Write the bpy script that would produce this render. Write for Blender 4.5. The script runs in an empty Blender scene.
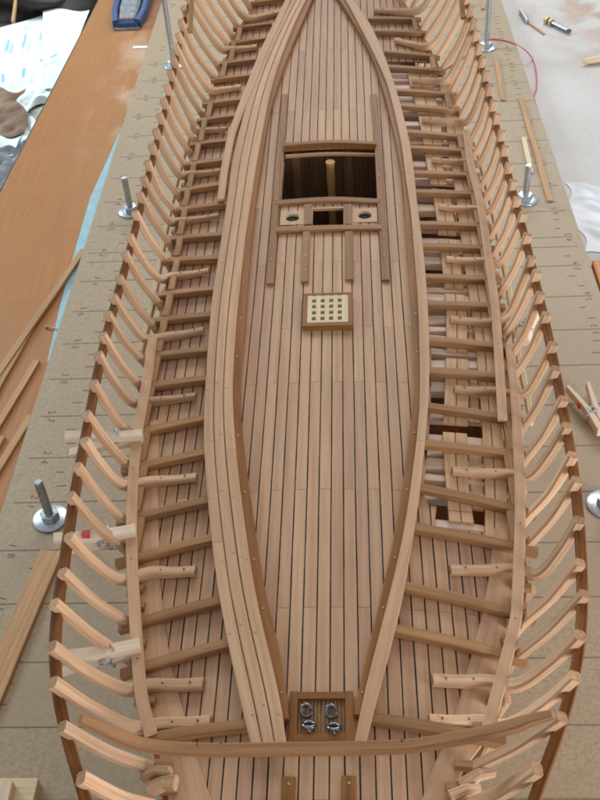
import bpy, bmesh, math, random
import numpy as np
from mathutils import Vector, Matrix
random.seed(7)
S = bpy.context.scene
COL = S.collection

# ------------------------------------------------------------------ camera model
F, CH = 1020.0, 0.67                       # focal length in photo pixels, camera height above the board (m)
XV = 388.0
YV = 400 + (F*F + 38*(XV-300))/960
_y = np.array([38, -960, F]); _d = np.array([XV-300, YV-400, F])
_Y = _y/np.linalg.norm(_y); _Z = -_d/np.linalg.norm(_d); _X = np.cross(_Y, _Z)
RM = np.array([_X, _Y, _Z]); CP = np.array([0, 0, CH])
def ray(px, py): return RM @ np.array([px-300, py-400, F])
def atz(px, py, z=0.0):
    d = ray(px, py); return CP + d*((z-CP[2])/d[2])
def atY(px, py, Y):
    d = ray(px, py); return CP + d*(Y/d[1])
ST = 0.05449/3                              # station spacing of the building board
XC = -0.021                                 # hull centre line
def camber(Y): return np.interp(Y/ST, [9, 12, 15, 20, 30, 45], [2.0, 1.9, 1.4, 1.0, .7, .5])
def deckz(X, Y, dz=0.0): return 0.322 - camber(Y)*(X-XC)**2 + dz
def on(px, py, dz=0.0):
    z = .32+dz
    for _ in range(25):
        P = atz(px, py, z); z = deckz(P[0], P[1], dz)
    return P
def V(p): return Vector((float(p[0]), float(p[1]), float(p[2])))

# ------------------------------------------------------------------ materials
def srgb(r, g, b):
    def c(u):
        u /= 255.0
        return u/12.92 if u <= .04045 else ((u+.055)/1.055)**2.4
    return (c(r), c(g), c(b), 1)
def new_mat(name):
    m = bpy.data.materials.new(name); m.use_nodes = True
    nt = m.node_tree; bs = nt.nodes['Principled BSDF']
    return m, nt, bs
def N(nt, t, **k):
    n = nt.nodes.new(t)
    for a, b in k.items(): setattr(n, a, b)
    return n
def mixc(nt, fac, a, b, mode='MIX'):
    n = N(nt, 'ShaderNodeMix', data_type='RGBA', blend_type=mode)
    for sock, val in ((n.inputs[0], fac), (n.inputs[6], a), (n.inputs[7], b)):
        if hasattr(val, 'links') or isinstance(val, bpy.types.NodeSocket): nt.links.new(val, sock)
        else: sock.default_value = val
    return n.outputs[2]
def ramp(nt, src, p0, p1, c0=(0,0,0,1), c1=(1,1,1,1)):
    r = N(nt, 'ShaderNodeValToRGB'); nt.links.new(src, r.inputs[0])
    e = r.color_ramp.elements; e[0].position, e[1].position = p0, p1; e[0].color, e[1].color = c0, c1
    return r.outputs[0]
def wood(name, base, dark, vary=.14, rough=.55, grain=1.0, tone=False, fleck=.25, coat=0.0, bump=.25, spec=.3):
    """long-grained timber: UV u runs along the grain in metres, v across it"""
    m, nt, bs = new_mat(name)
    uv = N(nt, 'ShaderNodeUVMap'); oi = N(nt, 'ShaderNodeObjectInfo')
    off = N(nt, 'ShaderNodeVectorMath', operation='SCALE'); off.inputs[0].default_value = (7.3, 3.1, 5.7)
    nt.links.new(oi.outputs['Random'], off.inputs[3])
    add = N(nt, 'ShaderNodeVectorMath', operation='ADD'); nt.links.new(uv.outputs[0], add.inputs[0]); nt.links.new(off.outputs[0], add.inputs[1])
    def noise(sx, sy, detail, rgh=.6):
        mp = N(nt, 'ShaderNodeMapping'); mp.inputs['Scale'].default_value = (sx, sy, sx); nt.links.new(add.outputs[0], mp.inputs[0])
        n = N(nt, 'ShaderNodeTexNoise'); n.inputs['Scale'].default_value = 1; n.inputs['Detail'].default_value = detail; n.inputs['Roughness'].default_value = rgh
        nt.links.new(mp.outputs[0], n.inputs['Vector']); return n.outputs['Fac']
    n1 = noise(14*grain, 420*grain, 5); n2 = noise(90*grain, 2600*grain, 3); n3 = noise(9, 60, 2)
    c = mixc(nt, ramp(nt, n1, .38, .68), srgb(*base), srgb(*dark))
    f2 = ramp(nt, n2, .56, .72)
    mul = N(nt, 'ShaderNodeMath', operation='MULTIPLY'); nt.links.new(f2, mul.inputs[0]); mul.inputs[1].default_value = fleck
    c = mixc(nt, mul.outputs[0], c, srgb(*[x*.62 for x in dark]))
    # slow drift of tone along a stick and a shift per piece
    hs = N(nt, 'ShaderNodeHueSaturation')
    v1 = N(nt, 'ShaderNodeMapRange'); v1.inputs[1].default_value = .25; v1.inputs[2].default_value = .75
    v1.inputs[3].default_value = 1-vary*.8; v1.inputs[4].default_value = 1+vary*.8; nt.links.new(n3, v1.inputs[0])
    v2 = N(nt, 'ShaderNodeMapRange'); v2.inputs[3].default_value = 1-vary; v2.inputs[4].default_value = 1+vary; nt.links.new(oi.outputs['Random'], v2.inputs[0])
    mm = N(nt, 'ShaderNodeMath', operation='MULTIPLY'); nt.links.new(v1.outputs[0], mm.inputs[0]); nt.links.new(v2.outputs[0], mm.inputs[1])
    last = mm.outputs[0]
    if tone:
        at = N(nt, 'ShaderNodeAttribute', attribute_name='tone')
        m3 = N(nt, 'ShaderNodeMath', operation='MULTIPLY'); nt.links.new(last, m3.inputs[0]); nt.links.new(at.outputs['Fac'], m3.inputs[1]); last = m3.outputs[0]
        hu = N(nt, 'ShaderNodeMapRange'); hu.inputs[1].default_value = .85; hu.inputs[2].default_value = 1.15; hu.inputs[3].default_value = .49; hu.inputs[4].default_value = .506
        nt.links.new(at.outputs['Fac'], hu.inputs[0]); nt.links.new(hu.outputs[0], hs.inputs['Hue'])
    nt.links.new(last, hs.inputs['Value']); nt.links.new(c, hs.inputs['Color'])
    nt.links.new(hs.outputs[0], bs.inputs['Base Color'])
    bs.inputs['Roughness'].default_value = rough; bs.inputs['Specular IOR Level'].default_value = spec
    if coat: bs.inputs['Coat Weight'].default_value = coat; bs.inputs['Coat Roughness'].default_value = .35
    bp = N(nt, 'ShaderNodeBump'); bp.inputs['Strength'].default_value = bump; bp.inputs['Distance'].default_value = .0004
    nt.links.new(n1, bp.inputs['Height']); nt.links.new(bp.outputs[0], bs.inputs['Normal'])
    return m
def plain(name, col, rough=.6, metal=0.0, var=.1, scale=300, obj=True, bump=0.0):
    m, nt, bs = new_mat(name)
    tc = N(nt, 'ShaderNodeTexCoord'); n = N(nt, 'ShaderNodeTexNoise'); n.inputs['Scale'].default_value = scale; n.inputs['Detail'].default_value = 5
    nt.links.new(tc.outputs['Object'], n.inputs['Vector'])
    a = srgb(*col); b = srgb(*[max(0, x*(1-var)) for x in col]); 
    nt.links.new(mixc(nt, ramp(nt, n.outputs['Fac'], .35, .7), a, b), bs.inputs['Base Color'])
    bs.inputs['Roughness'].default_value = rough; bs.inputs['Metallic'].default_value = metal
    if bump:
        bp = N(nt, 'ShaderNodeBump'); bp.inputs['Strength'].default_value = bump; bp.inputs['Distance'].default_value = .0005
        nt.links.new(n.outputs['Fac'], bp.inputs['Height']); nt.links.new(bp.outputs[0], bs.inputs['Normal'])
    return m

M = {}
M['deck']   = wood('deck_pear', (212,172,138), (193,151,116), vary=.1, tone=True, fleck=.22, rough=.55, bump=.15)
M['leaf']   = wood('covering_pear', (210,171,137), (192,151,116), vary=.08, fleck=.25, rough=.55, bump=.12)
M['frame']  = wood('frame_pear', (218,184,152), (194,152,116), vary=.15, fleck=.45, bump=.25, rough=.7, spec=.15)
M['endg']   = wood('frame_end_grain', (186,148,112), (150,112,80), vary=.2, fleck=.5, grain=3)
M['pale']   = wood('pale_beam', (240,216,196), (222,190,166), vary=.08, fleck=.15, bump=.1)
M['beam']   = wood('beam_pear', (172,131,91), (144,103,66), vary=.13, fleck=.3, bump=.15)
M['brown']  = wood('coaming_walnut', (156,108,64), (128,84,46), vary=.05, fleck=.4, rough=.5, bump=.15, spec=.2)
M['rail']   = wood('rail_walnut', (136,86,46), (96,56,26), vary=.14, fleck=.7, rough=.6, spec=.15)
M['carl']   = wood('carling_wood', (166,124,88), (138,98,66), vary=.06, fleck=.35, bump=.15, spec=.2)
M['strake'] = wood('strake_wood', (216,178,140), (196,154,114), vary=.1, fleck=.25)
M['cream']  = wood('cream_lime', (232,216,180), (216,194,150), vary=.05, fleck=.1)
M['hold']   = wood('hold_mahogany', (214,150,96), (184,116,66), vary=.1, fleck=.4)
M['post']   = wood('post_boxwood', (214,170,112), (178,130,76), vary=.1, fleck=.3)
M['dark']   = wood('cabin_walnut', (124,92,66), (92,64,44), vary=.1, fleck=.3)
M['peg']    = wood('peg_beech', (232,212,190), (216,190,162), vary=.05, fleck=.25)
M['stick']  = wood('stick_walnut', (200,160,116), (172,130,90), vary=.1, fleck=.3)
M['lamin']  = None
M['caulk']  = plain('caulk', (58,62,54), .8, var=.45, scale=900)
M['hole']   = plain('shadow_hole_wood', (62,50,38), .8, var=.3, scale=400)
M['steel']  = plain('zinc_steel', (206,216,226), .34, .75, var=.2, scale=500)
M['dsteel'] = plain('dark_steel', (150,152,158), .22, 1.0, var=.3, scale=900)
M['brass']  = plain('brass_pin', (206,188,140), .45, .5, var=.1)
M['pin']    = plain('iron_pin', (120,106,88), .5, .5, var=.2)
M['pencil'] = plain('pencil', (138,122,102), .9, var=.2, scale=700)
M['red']    = plain('red_paint', (226,84,66), .6, var=.25, scale=400)
M['redwire']= plain('red_wire', (232,116,124), .45, var=.1)
M['blue']   = plain('blue_sheet', (160,202,216), .5, var=.1, scale=60)
M['clampb'] = plain('clamp_blue', (46,84,138), .4, var=.2, scale=120)
M['clampg'] = plain('clamp_grey', (150,156,164), .5, var=.25, scale=150)
M['paper']  = plain('paper', (236,248,250), .8, var=.03, scale=30)
M['ink']    = plain('blue_ink', (150,206,222), .8, var=.1)
M['dkplast']= plain('dark_clutter', (60,52,48), .6, var=.4, scale=40)

def board_mat():
    m, nt, bs = new_mat('hardboard')
    tc = N(nt, 'ShaderNodeTexCoord')
    def nz(s, d=6):
        n = N(nt, 'ShaderNodeTexNoise'); n.inputs['Scale'].default_value = s; n.inputs['Detail'].default_value = d; nt.links.new(tc.outputs['Object'], n.inputs['Vector']); return n.outputs['Fac']
    c = mixc(nt, ramp(nt, nz(420), .35, .7), srgb(177,158,131), srgb(154,135,108))
    c = mixc(nt, ramp(nt, nz(6, 3), .4, .75), c, srgb(165,145,117))
    sp = ramp(nt, nz(230, 2), .66, .71)
    mu = N(nt, 'ShaderNodeMath', operation='MULTIPLY'); nt.links.new(sp, mu.inputs[0]); mu.inputs[1].default_value = .28
    c = mixc(nt, mu.outputs[0], c, srgb(112,90,66))
    nt.links.new(c, bs.inputs['Base Color']); bs.inputs['Roughness'].default_value = .5
    bp = N(nt, 'ShaderNodeBump'); bp.inputs['Strength'].default_value = .15; bp.inputs['Distance'].default_value = .0005
    nt.links.new(nz(420), bp.inputs['Height']); nt.links.new(bp.outputs[0], bs.inputs['Normal'])
    return m
M['board'] = board_mat()
def panel_mat():
    m, nt, bs = new_mat('cherry_veneer')
    tc = N(nt, 'ShaderNodeTexCoord')
    def nz(sx, sy, d=5):
        mp = N(nt, 'ShaderNodeMapping'); mp.inputs['Scale'].default_value = (sx, sy, 1); nt.links.new(tc.outputs['Object'], mp.inputs[0])
        n = N(nt, 'ShaderNodeTexNoise'); n.inputs['Scale'].default_value = 1; n.inputs['Detail'].default_value = d; nt.links.new(mp.outputs[0], n.inputs['Vector']); return n.outputs['Fac']
    c = mixc(nt, ramp(nt, nz(420, 9), .35, .7), srgb(184,125,66), srgb(164,104,50))
    c = mixc(nt, ramp(nt, nz(9, 60), .45, .8), c, srgb(170,110,54))
    c = mixc(nt, ramp(nt, nz(14, 5), .35, .75), c, srgb(166,114,62))
    # dusty worn patch far end near the board
    w = ramp(nt, nz(16, 9, 6), .47, .60)
    sx = N(nt, 'ShaderNodeSeparateXYZ'); nt.links.new(tc.outputs['Object'], sx.inputs[0])
    r1 = N(nt, 'ShaderNodeMapRange'); r1.inputs[1].default_value = .0; r1.inputs[2].default_value = .07; nt.links.new(sx.outputs[0], r1.inputs[0])
    r2 = N(nt, 'ShaderNodeMapRange'); r2.inputs[1].default_value = .25; r2.inputs[2].default_value = .42; nt.links.new(sx.outputs[1], r2.inputs[0])
    a = N(nt, 'ShaderNodeMath', operation='MULTIPLY'); nt.links.new(r1.outputs[0], a.inputs[0]); nt.links.new(r2.outputs[0], a.inputs[1])
    b = N(nt, 'ShaderNodeMath', operation='MULTIPLY'); nt.links.new(a.outputs[0], b.inputs[0]); nt.links.new(w, b.inputs[1])
    b2 = N(nt, 'ShaderNodeMath', operation='MULTIPLY'); nt.links.new(b.outputs[0], b2.inputs[0]); b2.inputs[1].default_value = .55
    c = mixc(nt, b2.outputs[0], c, srgb(222,196,176))
    nt.links.new(c, bs.inputs['Base Color']); bs.inputs['Roughness'].default_value = .38
    return m
M['panel'] = panel_mat()
def bench_mat():
    m, nt, bs = new_mat('dusty_white_bench')
    tc = N(nt, 'ShaderNodeTexCoord')
    def nz(s, d=6):
        n = N(nt, 'ShaderNodeTexNoise'); n.inputs['Scale'].default_value = s; n.inputs['Detail'].default_value = d; nt.links.new(tc.outputs['Object'], n.inputs['Vector']); return n.outputs['Fac']
    c = mixc(nt, ramp(nt, nz(7), .35, .75), srgb(208,206,204), srgb(190,187,184))
    c = mixc(nt, ramp(nt, nz(260, 3), .6, .7), c, srgb(192,178,168))
    # sawdust spill towards the far right
    sx = N(nt, 'ShaderNodeSeparateXYZ'); nt.links.new(tc.outputs['Object'], sx.inputs[0])
    r1 = N(nt, 'ShaderNodeMapRange'); r1.inputs[1].default_value = 1.30; r1.inputs[2].default_value = 1.62; nt.links.new(sx.outputs[1], r1.inputs[0])
    r2 = N(nt, 'ShaderNodeMapRange'); r2.inputs[1].default_value = .24; r2.inputs[2].default_value = .40; nt.links.new(sx.outputs[0], r2.inputs[0])
    a = N(nt, 'ShaderNodeMath', operation='MULTIPLY'); nt.links.new(r1.outputs[0], a.inputs[0]); nt.links.new(r2.outputs[0], a.inputs[1])
    w = ramp(nt, nz(22, 7), .42, .56)
    b = N(nt, 'ShaderNodeMath', operation='MULTIPLY'); nt.links.new(a.outputs[0], b.inputs[0]); nt.links.new(w, b.inputs[1])
    c = mixc(nt, b.outputs[0], c, srgb(184,152,134))
    nt.links.new(c, bs.inputs['Base Color']); bs.inputs['Roughness'].default_value = .55
    return m
M['bench'] = bench_mat()

# ------------------------------------------------------------------ builders
def thing(name, label, cat, loc=(0,0,0), rz=0.0, group=None):
    o = bpy.data.objects.new(name, None); COL.objects.link(o); o.empty_display_size = .02
    o.location = V(loc); o.rotation_euler = (0, 0, rz); o['label'] = label; o['category'] = cat
    if group: o['group'] = group
    return o
def tag(o, label, cat, group=None):
    o['label'] = label; o['category'] = cat
    if group: o['group'] = group
    return o
def wloc(o):
    v = Vector((0,0,0))
    while o is not None: v = v + o.location; o = o.parent
    return v
def obj(name, bm, mats, parent=None, smooth=False, local=False, origin=None):
    """link one bmesh as one object. Geometry is in world space unless local."""
    me = bpy.data.meshes.new(name)
    off = None
    if parent is not None and not local: off = wloc(parent)
    elif origin is not None: off = V(origin)
    if off is not None: bmesh.ops.translate(bm, vec=-off, verts=bm.verts)
    bmesh.ops.recalc_face_normals(bm, faces=bm.faces)
    bm.to_mesh(me); bm.free()
    if not isinstance(mats, (list, tuple)): mats = [mats]
    for m in mats: me.materials.append(M[m] if isinstance(m, str) else m)
    if smooth:
        for p in me.polygons: p.use_smooth = True
    o = bpy.data.objects.new(name, me); COL.objects.link(o)
    if parent is not None: o.parent = parent
    elif origin is not None: o.location = V(origin)
    return o
def BM():
    b = bmesh.new(); b.loops.layers.uv.new('UVMap'); return b
def crom(pts, n=6):
    """Catmull-Rom through points"""
    P = [Vector(p) for p in pts]
    if len(P) < 3: return P
    Q = [P[0]*2-P[1]] + P + [P[-1]*2-P[-2]]
    out = []
    for i in range(1, len(Q)-2):
        for j in range(n):
            t = j/n; a, b, c, d = Q[i-1], Q[i], Q[i+1], Q[i+2]
            out.append(.5*((2*b)+(c-a)*t+(2*a-5*b+4*c-d)*t*t+(3*b-a-3*c+d)*t**3))
    out.append(P[-1]); return out
def lerp_list(vals, n):
    xs = np.linspace(0, 1, len(vals)); return np.interp(np.linspace(0, 1, n), xs, vals)
def sweep(bm, pts, w, h, ref=(0,0,1), bev=.12, mi=0, round_=False, taper_end=0.0, seg=10, u0=None, capmi=None):
    """a timber of width w along ref's direction and height h across it, swept along pts"""
    pts = [Vector(p) for p in pts]; n = len(pts)
    W = lerp_list(w, n) if isinstance(w, (list, tuple, np.ndarray)) else [w]*n
    Hh = lerp_list(h, n) if isinstance(h, (list, tuple, np.ndarray)) else [h]*n
    ref = Vector(ref); uvl = bm.loops.layers.uv.verify()
    rings = []; u = random.random()*3 if u0 is None else u0; us = []
    for i, p in enumerate(pts):
        t = (pts[min(i+1, n-1)]-pts[max(i-1, 0)]).normalized()
        a = (ref - t*ref.dot(t)).normalized(); b = t.cross(a)
        if i: u += (p-pts[i-1]).length
        us.append(u); x, y = W[i]/2, Hh[i]/2
        if round_:
            sec = [(x*math.cos(k*2*math.pi/seg), y*math.sin(k*2*math.pi/seg)) for k in range(seg)]
        else:
            c = bev*min(x, y)*2
            sec = [(x, y-c), (x-c, y), (-x+c, y), (-x, y-c), (-x, -y+c), (-x+c, -y), (x-c, -y), (x, -y+c)]
        rings.append([bm.verts.new(p + a*q[0] + b*q[1]) for q in sec])
    m = len(rings[0]); per = [0]
    for k in range(m): per.append(per[-1] + (rings[0][(k+1) % m].co-rings[0][k].co).length)
    v0 = random.random()
    for i in range(n-1):
        for k in range(m):
            f = bm.faces.new((rings[i][k], rings[i][(k+1) % m], rings[i+1][(k+1) % m], rings[i+1][k])); f.material_index = mi; f.smooth = round_
            for l, q in zip(f.loops, ((us[i], per[k]), (us[i], per[k+1]), (us[i+1], per[k+1]), (us[i+1], per[k]))): l[uvl].uv = (q[0], q[1]+v0)
    for rg, uu in ((rings[0], us[0]), (rings[-1], us[-1])):
        f = bm.faces.new(rg); f.material_index = mi if capmi is None else capmi
        for l in f.loops: l[uvl].uv = (l.vert.co.y*20, l.vert.co.x+l.vert.co.z)
    return bm
def bar(bm, a, b, w, h, ref=(0,0,1), bev=.08, mi=0): return sweep(bm, [a, b], w, h, ref, bev, mi)
def box(bm, x0, x1, y0, y1, z0, z1, along='y', mi=0, bev=.05):
    if along == 'y': return sweep(bm, [((x0+x1)/2, y0, (z0+z1)/2), ((x0+x1)/2, y1, (z0+z1)/2)], z1-z0, x1-x0, (0,0,1), bev, mi)
    if along == 'x': return sweep(bm, [(x0, (y0+y1)/2, (z0+z1)/2), (x1, (y0+y1)/2, (z0+z1)/2)], z1-z0, y1-y0, (0,0,1), bev, mi)
    return sweep(bm, [((x0+x1)/2, (y0+y1)/2, z0), ((x0+x1)/2, (y0+y1)/2, z1)], x1-x0, y1-y0, (1,0,0), bev, mi)
def ribbon(bm, A, B, th, mi=0):
    """a sheet plank between edge polylines A and B (top surface), th thick"""
    uvl = bm.loops.layers.uv.verify(); u = random.random()*3; v0 = random.random(); n = len(A)
    A = [Vector(p) for p in A]; B = [Vector(p) for p in B]; dz = Vector((0,0,-th))
    c = min(.0003, th*.25); rings = []
    us = []
    for i in range(n):
        if i: u += (A[i]-A[i-1]).length
        us.append(u); e = (B[i]-A[i]); L = max(e.length, 1e-6); e = e/L*min(c, L*.3)
        rings.append([bm.verts.new(q) for q in (A[i]+dz, A[i]+Vector((0,0,-c)), A[i]+e, B[i]-e, B[i]+Vector((0,0,-c)), B[i]+dz)])
    for i in range(n-1):
        for k in range(6):
            k2 = (k+1) % 6
            f = bm.faces.new((rings[i][k], rings[i][k2], rings[i+1][k2], rings[i+1][k])); f.material_index = mi
            for l in f.loops:
                j = i if l.vert in rings[i] else i+1
                kk = (rings[j]).index(l.vert)
                l[uvl].uv = (us[j], v0 + (0, .0005, .001, (B[j]-A[j]).length, (B[j]-A[j]).length+.0005, (B[j]-A[j]).length+.001)[kk])
    for rg in (rings[0], rings[-1]):
        f = bm.faces.new(rg); f.material_index = mi
        for l in f.loops: l[uvl].uv = (l.vert.co.z, l.vert.co.x)
    return bm
def lathe(bm, prof, c, axis=(0,0,1), seg=20, mi=0, smooth=True):
    """prof: (radius, height) list, revolved round an axis through c"""
    q = Vector((0,0,1)).rotation_difference(Vector(axis).normalized()); c = Vector(c); rings = []
    for r, z in prof:
        rings.append([bm.verts.new(c + q @ Vector((r*math.cos(k*2*math.pi/seg), r*math.sin(k*2*math.pi/seg), z))) for k in range(seg)])
    for i in range(len(rings)-1):
        for k in range(seg):
            f = bm.faces.new((rings[i][k], rings[i][(k+1) % seg], rings[i+1][(k+1) % seg], rings[i+1][k])); f.material_index = mi; f.smooth = smooth
    for rg in (rings[0], rings[-1]): bm.faces.new(rg).material_index = mi
    return bm
def nail(bm, p, r=.00045, mi=1): lathe(bm, [(r, -.0006), (r, .0002), (r*.6, .00045)], p, seg=8, mi=mi)
def tube(bm, pts, r, seg=8, mi=0): return sweep(bm, pts, 2*r, 2*r, (0.13,0.21,.97), mi=mi, round_=True, seg=seg)

# ------------------------------------------------------------------ the setting: bench, board, veneered panel
def slab(bm, corners, z0, z1):
    lo = [bm.verts.new((x, y, z0)) for x, y in corners]; hi = [bm.verts.new((x, y, z1)) for x, y in corners]
    bm.faces.new(lo); bm.faces.new(hi); n = len(lo)
    for i in range(n): bm.faces.new((lo[i], lo[(i+1) % n], hi[(i+1) % n], hi[i]))
    return bm
def pL(y): return -.4582+.035*(y-1.13)          # left edge of the panel and of the bench
def bR(y): return .2537-.019*(y-.87)            # right edge of the board
b = BM(); slab(b, [(pL(-.35)+.002, -.35), (1.6, -.35), (1.6, 3.0), (pL(3.0)+.002, 3.0)], -.058, -.018); bmesh.ops.bevel(b, geom=list(b.edges), offset=.001, segments=1, affect='EDGES'); o = obj('workbench_top', b, 'bench'); o['kind'] = 'structure'
b = BM(); box(b, -3.5, 3.5, -2.0, 6.0, -.80, -.78, bev=.01); o = obj('floor', b, 'dkplast'); o['kind'] = 'structure'

BX0, BX1, BY0, BY1 = -.3195, .2555, .02, 2.05
board = thing('building_board', 'tan hardboard ruled with pencil station lines under the ship model', 'board', ((BX0+BX1)/2, 1.0, -.018))
b = BM(); slab(b, [(BX0, BY0), (bR(BY0), BY0), (bR(BY1), BY1), (BX0, BY1)], -.018, 0); bmesh.ops.bevel(b, geom=list(b.edges), offset=.0006, segments=1, affect='EDGES'); obj('panel', b, 'board', board)
def quad(bm, cx, cy, lx, ly, z, rot=0, mi=0):
    c, s = math.cos(rot), math.sin(rot)
    vs = [bm.verts.new((cx+c*x-s*y, cy+s*x+c*y, z)) for x, y in ((-lx/2,-ly/2),(lx/2,-ly/2),(lx/2,ly/2),(-lx/2,ly/2))]
    bm.faces.new(vs).material_index = mi
b = bmesh.new()
def text_into(bm, txt, x, y, size, rot, z=.0003):
    cu = bpy.data.curves.new('digit', 'FONT'); cu.body = txt; cu.size = size; cu.align_x = 'CENTER'; cu.align_y = 'CENTER'; cu.resolution_u = 2; cu.offset = -size*.016
    to = bpy.data.objects.new('digit', cu); COL.objects.link(to); bpy.context.view_layer.update()
    me = to.to_mesh(); me2 = me.copy(); to.to_mesh_clear()
    me2.transform(Matrix.Translation((x, y, z)) @ Matrix.Rotation(rot, 4, 'Z')); bm.from_mesh(me2)
    bpy.data.objects.remove(to); bpy.data.curves.remove(cu); bpy.data.meshes.remove(me2)
def stY(n): return ST*(n+11.5)
for n in range(3, 88):
    y = stY(n)
    if n % 3 == 0 or n == 41:
        quad(b, -.033+.002*random.uniform(-1,1), y, .555 if n < 72 else .5, .0006, .0003, random.uniform(-.002,.002))
        if n != 41:
            d = str(n).zfill(2) if n >= 10 else str(n)
            for side in (-1, 1):
                x = (-.2965 + .004*random.uniform(-1,1)) if side < 0 else (bR(y)-.017 + .004*random.uniform(-1,1))
                for j, ch in enumerate(d):
                    dy = (.0058 if j == 0 else -.0052)*(-1 if side > 0 else 1)
                    text_into(b, ch, x+random.uniform(-.001,.001), y+dy, .0100, side*math.pi/2+random.uniform(-.25,.25))
    else:
        for x in (-.274+random.uniform(-.004,.004), bR(y)-.020+random.uniform(-.004,.004)):
            quad(b, x, y+random.uniform(-.0008,.0008), .008+random.uniform(-.002,.002), .0007, .0003, random.uniform(-.06,.06))
obj('pencil_marks', b, 'pencil', board)

pan = thing('veneer_panel', 'orange cherry veneered panel lying left of the ruled hardboard', 'panel', (-.39, .9, -.0175))
b = BM(); slab(b, [(pL(.02)+.0022, .02), (BX0-.0005, .02), (BX0-.0005, 1.76), (pL(1.76)+.0022, 1.76)], -.0175, -.008); obj('panel', b, 'panel', pan)
b = BM(); slab(b, [(pL(.02), .02), (pL(.02)+.002, .02), (pL(1.76)+.002, 1.76), (pL(1.76), 1.76)], -.0176, -.0083); obj('edge_band', b, plain('edge_band', (58,66,52), .5), pan)

# ------------------------------------------------------------------ ship model
YM = .45
ship = thing('ship_model', 'wooden model ship hull in frame with planked deck, standing on the ruled hardboard', 'ship model', (XC, YM, 0))
def part(name, bm, mat, parent=None, smooth=False): return obj(name, bm, mat, parent or ship, smooth)

# --- measured hull lines: station -> foot of the frame, head of the frame
Lt = [(9.0,83,777),(9.85,61,722),(10.6,52,684),(11.55,51,640),(12.55,54,609),(13.5,62,572),(14.45,68,537),(15.7,70,496),(16.5,75,465),(17.5,85,440),(18.35,85,416),(19.5,93,384),(20.55,97,353),(21.5,102,332),(22.5,108,315),(23.3,112,294),(24.2,119,281),(25.3,124,251),(26.2,129,232),(27.5,135,217)]
Rt = [(9.0,537,770),(9.85,563,715),(10.6,577,670),(11.6,581,628),(12.55,585,600),(13.5,580,558),(14.5,579,525),(15.65,578,478),(16.5,573,453),(17.55,567,425),(18.4,564,402),(19.55,556,365),(20.55,553,343),(21.65,547,314),(22.45,541,294),(23.45,538,272),(24.2,532,260),(25.5,528,232),(26.6,524,215)]
upper = [27.5+i for i in range(28)]
kk_f = [6, 7.5, 9, 9.8, 10.55, 11.55, 12.55, 13.5, 14.5, 15.7, 17, 18.3, 20.5, 23, 26, 28, 31, 34, 36.5, 40, 41.5, 43.2, 45, 46.5, 47.5, 50, 53, 55]
xf_L = [-.050, -.064, -.0742, -.0785, -.0835, -.0905, -.0960, -.0988, -.1020, -.1068, -.1095, -.1113, -.1140, -.1142, -.1130, -.1140, -.1150, -.1140, -.1120, -.1070, -.1040, -.0990, -.0970, -.0900, -.0864, -.0740, -.0560, -.0400]
xf_R = [.008, .020, .0307, .0355, .0460, .0527, .0583, .0637, .0700, .0702, .0730, .0749, .0785, .0775, .0795, .0796, .0790, .0770, .0744, .0679, .0640, .0586, .0550, .0490, .0440, .0320, .0140, -.002]
kk_t = [6, 7.5, 27.5, 31, 36, 39, 41.5, 44, 47, 50, 53, 55]
xt_L = [-.066, -.083, -.1280, -.1275, -.1262, -.1260, -.1262, -.1230, -.1150, -.1010, -.0790, -.0570]
xt_R = [.024, .041, .0905, .0902, .0880, .0872, .0868, .0830, .0740, .0590, .0360, .013]
def xfoot(k, side): return float(np.interp(k, kk_f, xf_L if side < 0 else xf_R))
FR = {-1: [], 1: []}
for side, T in ((-1, Lt), (1, Rt)):
    for k, px, py in T:
        Y = k*ST; P = atY(px, py, Y); FR[side].append((k, Y, float(P[0]), min(float(P[2]), .3565)))
    for k in [x for x in upper if x > T[-1][0]+.6]:
        FR[side].append((k, k*ST, float(np.interp(k, kk_t, xt_L if side < 0 else xt_R)), float(np.interp(k, [27, 30, 34, 38, 45, 55], [.3535, .3545, .3580, .3620, .374, .392]))))
    FR[side].insert(0, (8.1, 8.1*ST, -.0905 if side < 0 else .0475, .343))
    # smooth the head heights a little
    zs = [f[3] for f in FR[side]]
    zs = [(.25*zs[max(i-1,0)]+.5*zs[i]+.25*zs[min(i+1,len(zs)-1)]) for i in range(len(zs))]
    FR[side] = [(f[0], f[1], f[2], z) for f, z in zip(FR[side], zs)]

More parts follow.
